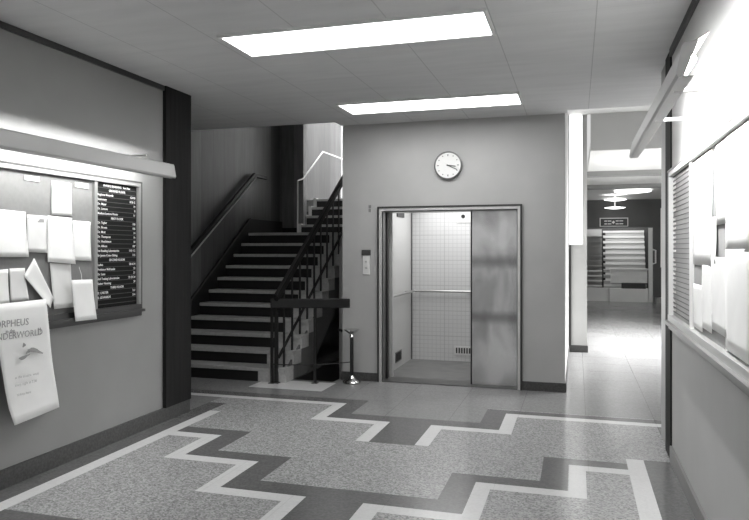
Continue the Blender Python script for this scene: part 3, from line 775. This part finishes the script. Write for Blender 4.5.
# ================================================================== FAR HALL
bm = BM()
o = thing('bright_panel', 'tall white glowing panel on pier right of the lift', 'wall light', (-.01, 11.3, 2.8))
bobj('frame', (-.118, .09, 11.29, 11.35, 1.72, 3.80), M['hoodin'], o)
bobj('diffuser', (-.108, .08, 11.265, 11.29, 1.74, 3.79), M['glow'], o)  # white panel made bright by emission in its own material
sbox('trim_7', (-.125, -.085, 11.325, 11.35, .11, 1.72), M['framed'])
for (x, y), lb in zip(((1.42, 19.1), (1.06, 20.6), (1.12, 22.0)), ('nearest of three round hall ceiling lamps', 'middle of three round hall ceiling lamps', 'farthest of three round hall ceiling lamps')):
    zz = ZC - .02 if y < 20 else (ZC - .12 if y < 21 else ZC - .27)
    o = thing('pendant_lamp', lb, 'ceiling lamp', (x, y, zz))
    bm = BM(); lathe(bm, [(a_ * (1.5 if y < 20 else 1), b_) for a_, b_ in [(0, -.06), (.14, -.055), (.29, -.03), (.31, -.02), (.15, 0), (0, 0)]], (x, y, zz), 28); obj('shade', bm, M['hlamp'], o, smooth=True)
    if zz < ZC - .05:
        bm = BM(); tube(bm, [(x, y, zz), (x, y, ZC)], .02, 8); obj('stem', bm, M['plate'], o)
# far stairs
o = thing('far_staircase', 'pale stairs seen through the opening at hall far end', 'stairs', (1.4, HY + .3, 0))
for k in range(13):
    y = HY + .25 + k * .075; z = .18 * (k + 1) * .97
    s_ = bobj('step', (.84, 2.12, y, y + .10, z - .07, z), M['fartread'], o)
    bobj('riser', (.84, 2.12, y + .03, y + .05, z - .175, z - .07), M['farriser'], s_)
bobj('plinth', (.17, 2.2, HY + .05, HY + .2, 0, .42), M['hallwhite'], o)
for k in range(9):
    bobj('baluster', (.80, .88, HY + .20, HY + .24, .66 + k * .18, .74 + k * .18), M['framed'], o)
o = thing('far_shelving', 'dim stepped shelving left of the far stairs', 'shelves', (.5, HY + .4, 0))
for k in range(11):
    bobj('shelf', (.17, .78, HY + .30, HY + .55, .45 + k * .16, .49 + k * .16), M['fartread'] if k < 4 else M['farriser'], o)
bobj('back_panel', (.17, .78, HY + .55, HY + .58, .42, 2.3), M['farriser'], o)
o = thing('reception_desk', 'white box counter in front of the far stairs', 'counter', (1.55, HY, 0))
bobj('front', (1.02, 2.10, HY - .15, HY - .12, .60, 1.00), M['hallwhite'], o)
bobj('top', (1.0, 2.12, HY - .2, HY + .04, 1.0, 1.05), M['plate'], o)
bobj('opening', (1.35, 2.06, HY - .10, HY + .02, .42, .60), M['framed'], o)
bobj('plinth', (1.0, 2.12, HY - .12, HY + .04, 0, .42), M['hallwhite'], o)
o = thing('overhead_sign', 'dark lettered sign with pale border above the far stairs', 'sign', (1.1, HY, 2.5))
bobj('panel', (.72, 1.53, HY - .03, HY, 2.39, 2.62), M['sign'], o)
bm = BM()
for a in ((.70, 1.55, HY - .04, HY, 2.62, 2.645), (.70, 1.55, HY - .04, HY, 2.37, 2.39), (.70, .725, HY - .04, HY, 2.39, 2.62), (1.525, 1.55, HY - .04, HY, 2.39, 2.62)): box(bm, *a)
obj('border', bm, M['plate'], o)
bm = BM()
for z in (2.44, 2.53):
    for x0, x1 in ((.84, .92), (.94, 1.05), (1.18, 1.27), (1.29, 1.40)): box(bm, x0, x1, HY - .036, HY - .03, z, z + .03)
prism(bm, [(1.06, HY - .036, 2.50), (1.12, HY - .036, 2.56), (1.16, HY - .036, 2.50), (1.11, HY - .036, 2.45)], (0, .006, 0))
obj('lettering', bm, M['plate'], o)
o = thing('open_door', 'white edged glass door standing open at hall far end', 'door', (2.2, HY, 0))
bobj('stile', (2.14, 2.26, HY - .06, HY, 0, 2.32), M['plate'], o)
bm = BM(); tube(bm, [(2.26, HY - .06, 1.2), (2.34, HY - .12, 1.22), (2.34, HY - .12, 1.62), (2.26, HY - .06, 1.64)], .025, 8); obj('handle', bm, M['plate'], o)
bobj('wall_poster', (2.44, 2.47, HY - .5, HY - .47, 1.1, 2.9), M['plate'])
bpy.data.objects['wall_poster'].name = 'wall_panel'
tag(bpy.data.objects['wall_panel'], 'tall narrow white panel on dark wall at hall far end', 'panel')
o = bobj('cardboard_box', (2.32, 2.52, HY - .35, HY - .1, 0, .16), M['frame']); tag(o, 'small grey box on floor by the open far door', 'box')
# ---- repeats that belong together
for o in list(bpy.data.objects):
    if o.parent or 'category' not in o: continue
    k = o.name.split('.')[0]
    if k in ('notice', 'leaflet'): o['group'] = 'papers pinned on the left board' if o.location.x < -1 else 'papers pinned on the right board'
    elif k == 'ceiling_light': o['group'] = 'glowing rectangular ceiling lights'
    elif k == 'picture_light': o['group'] = 'hooded strip lights above the notice boards'
    elif k == 'notice_board': o['group'] = 'notice boards on the side walls'
    elif k == 'pendant_lamp': o['group'] = 'round lamps in the far hall'
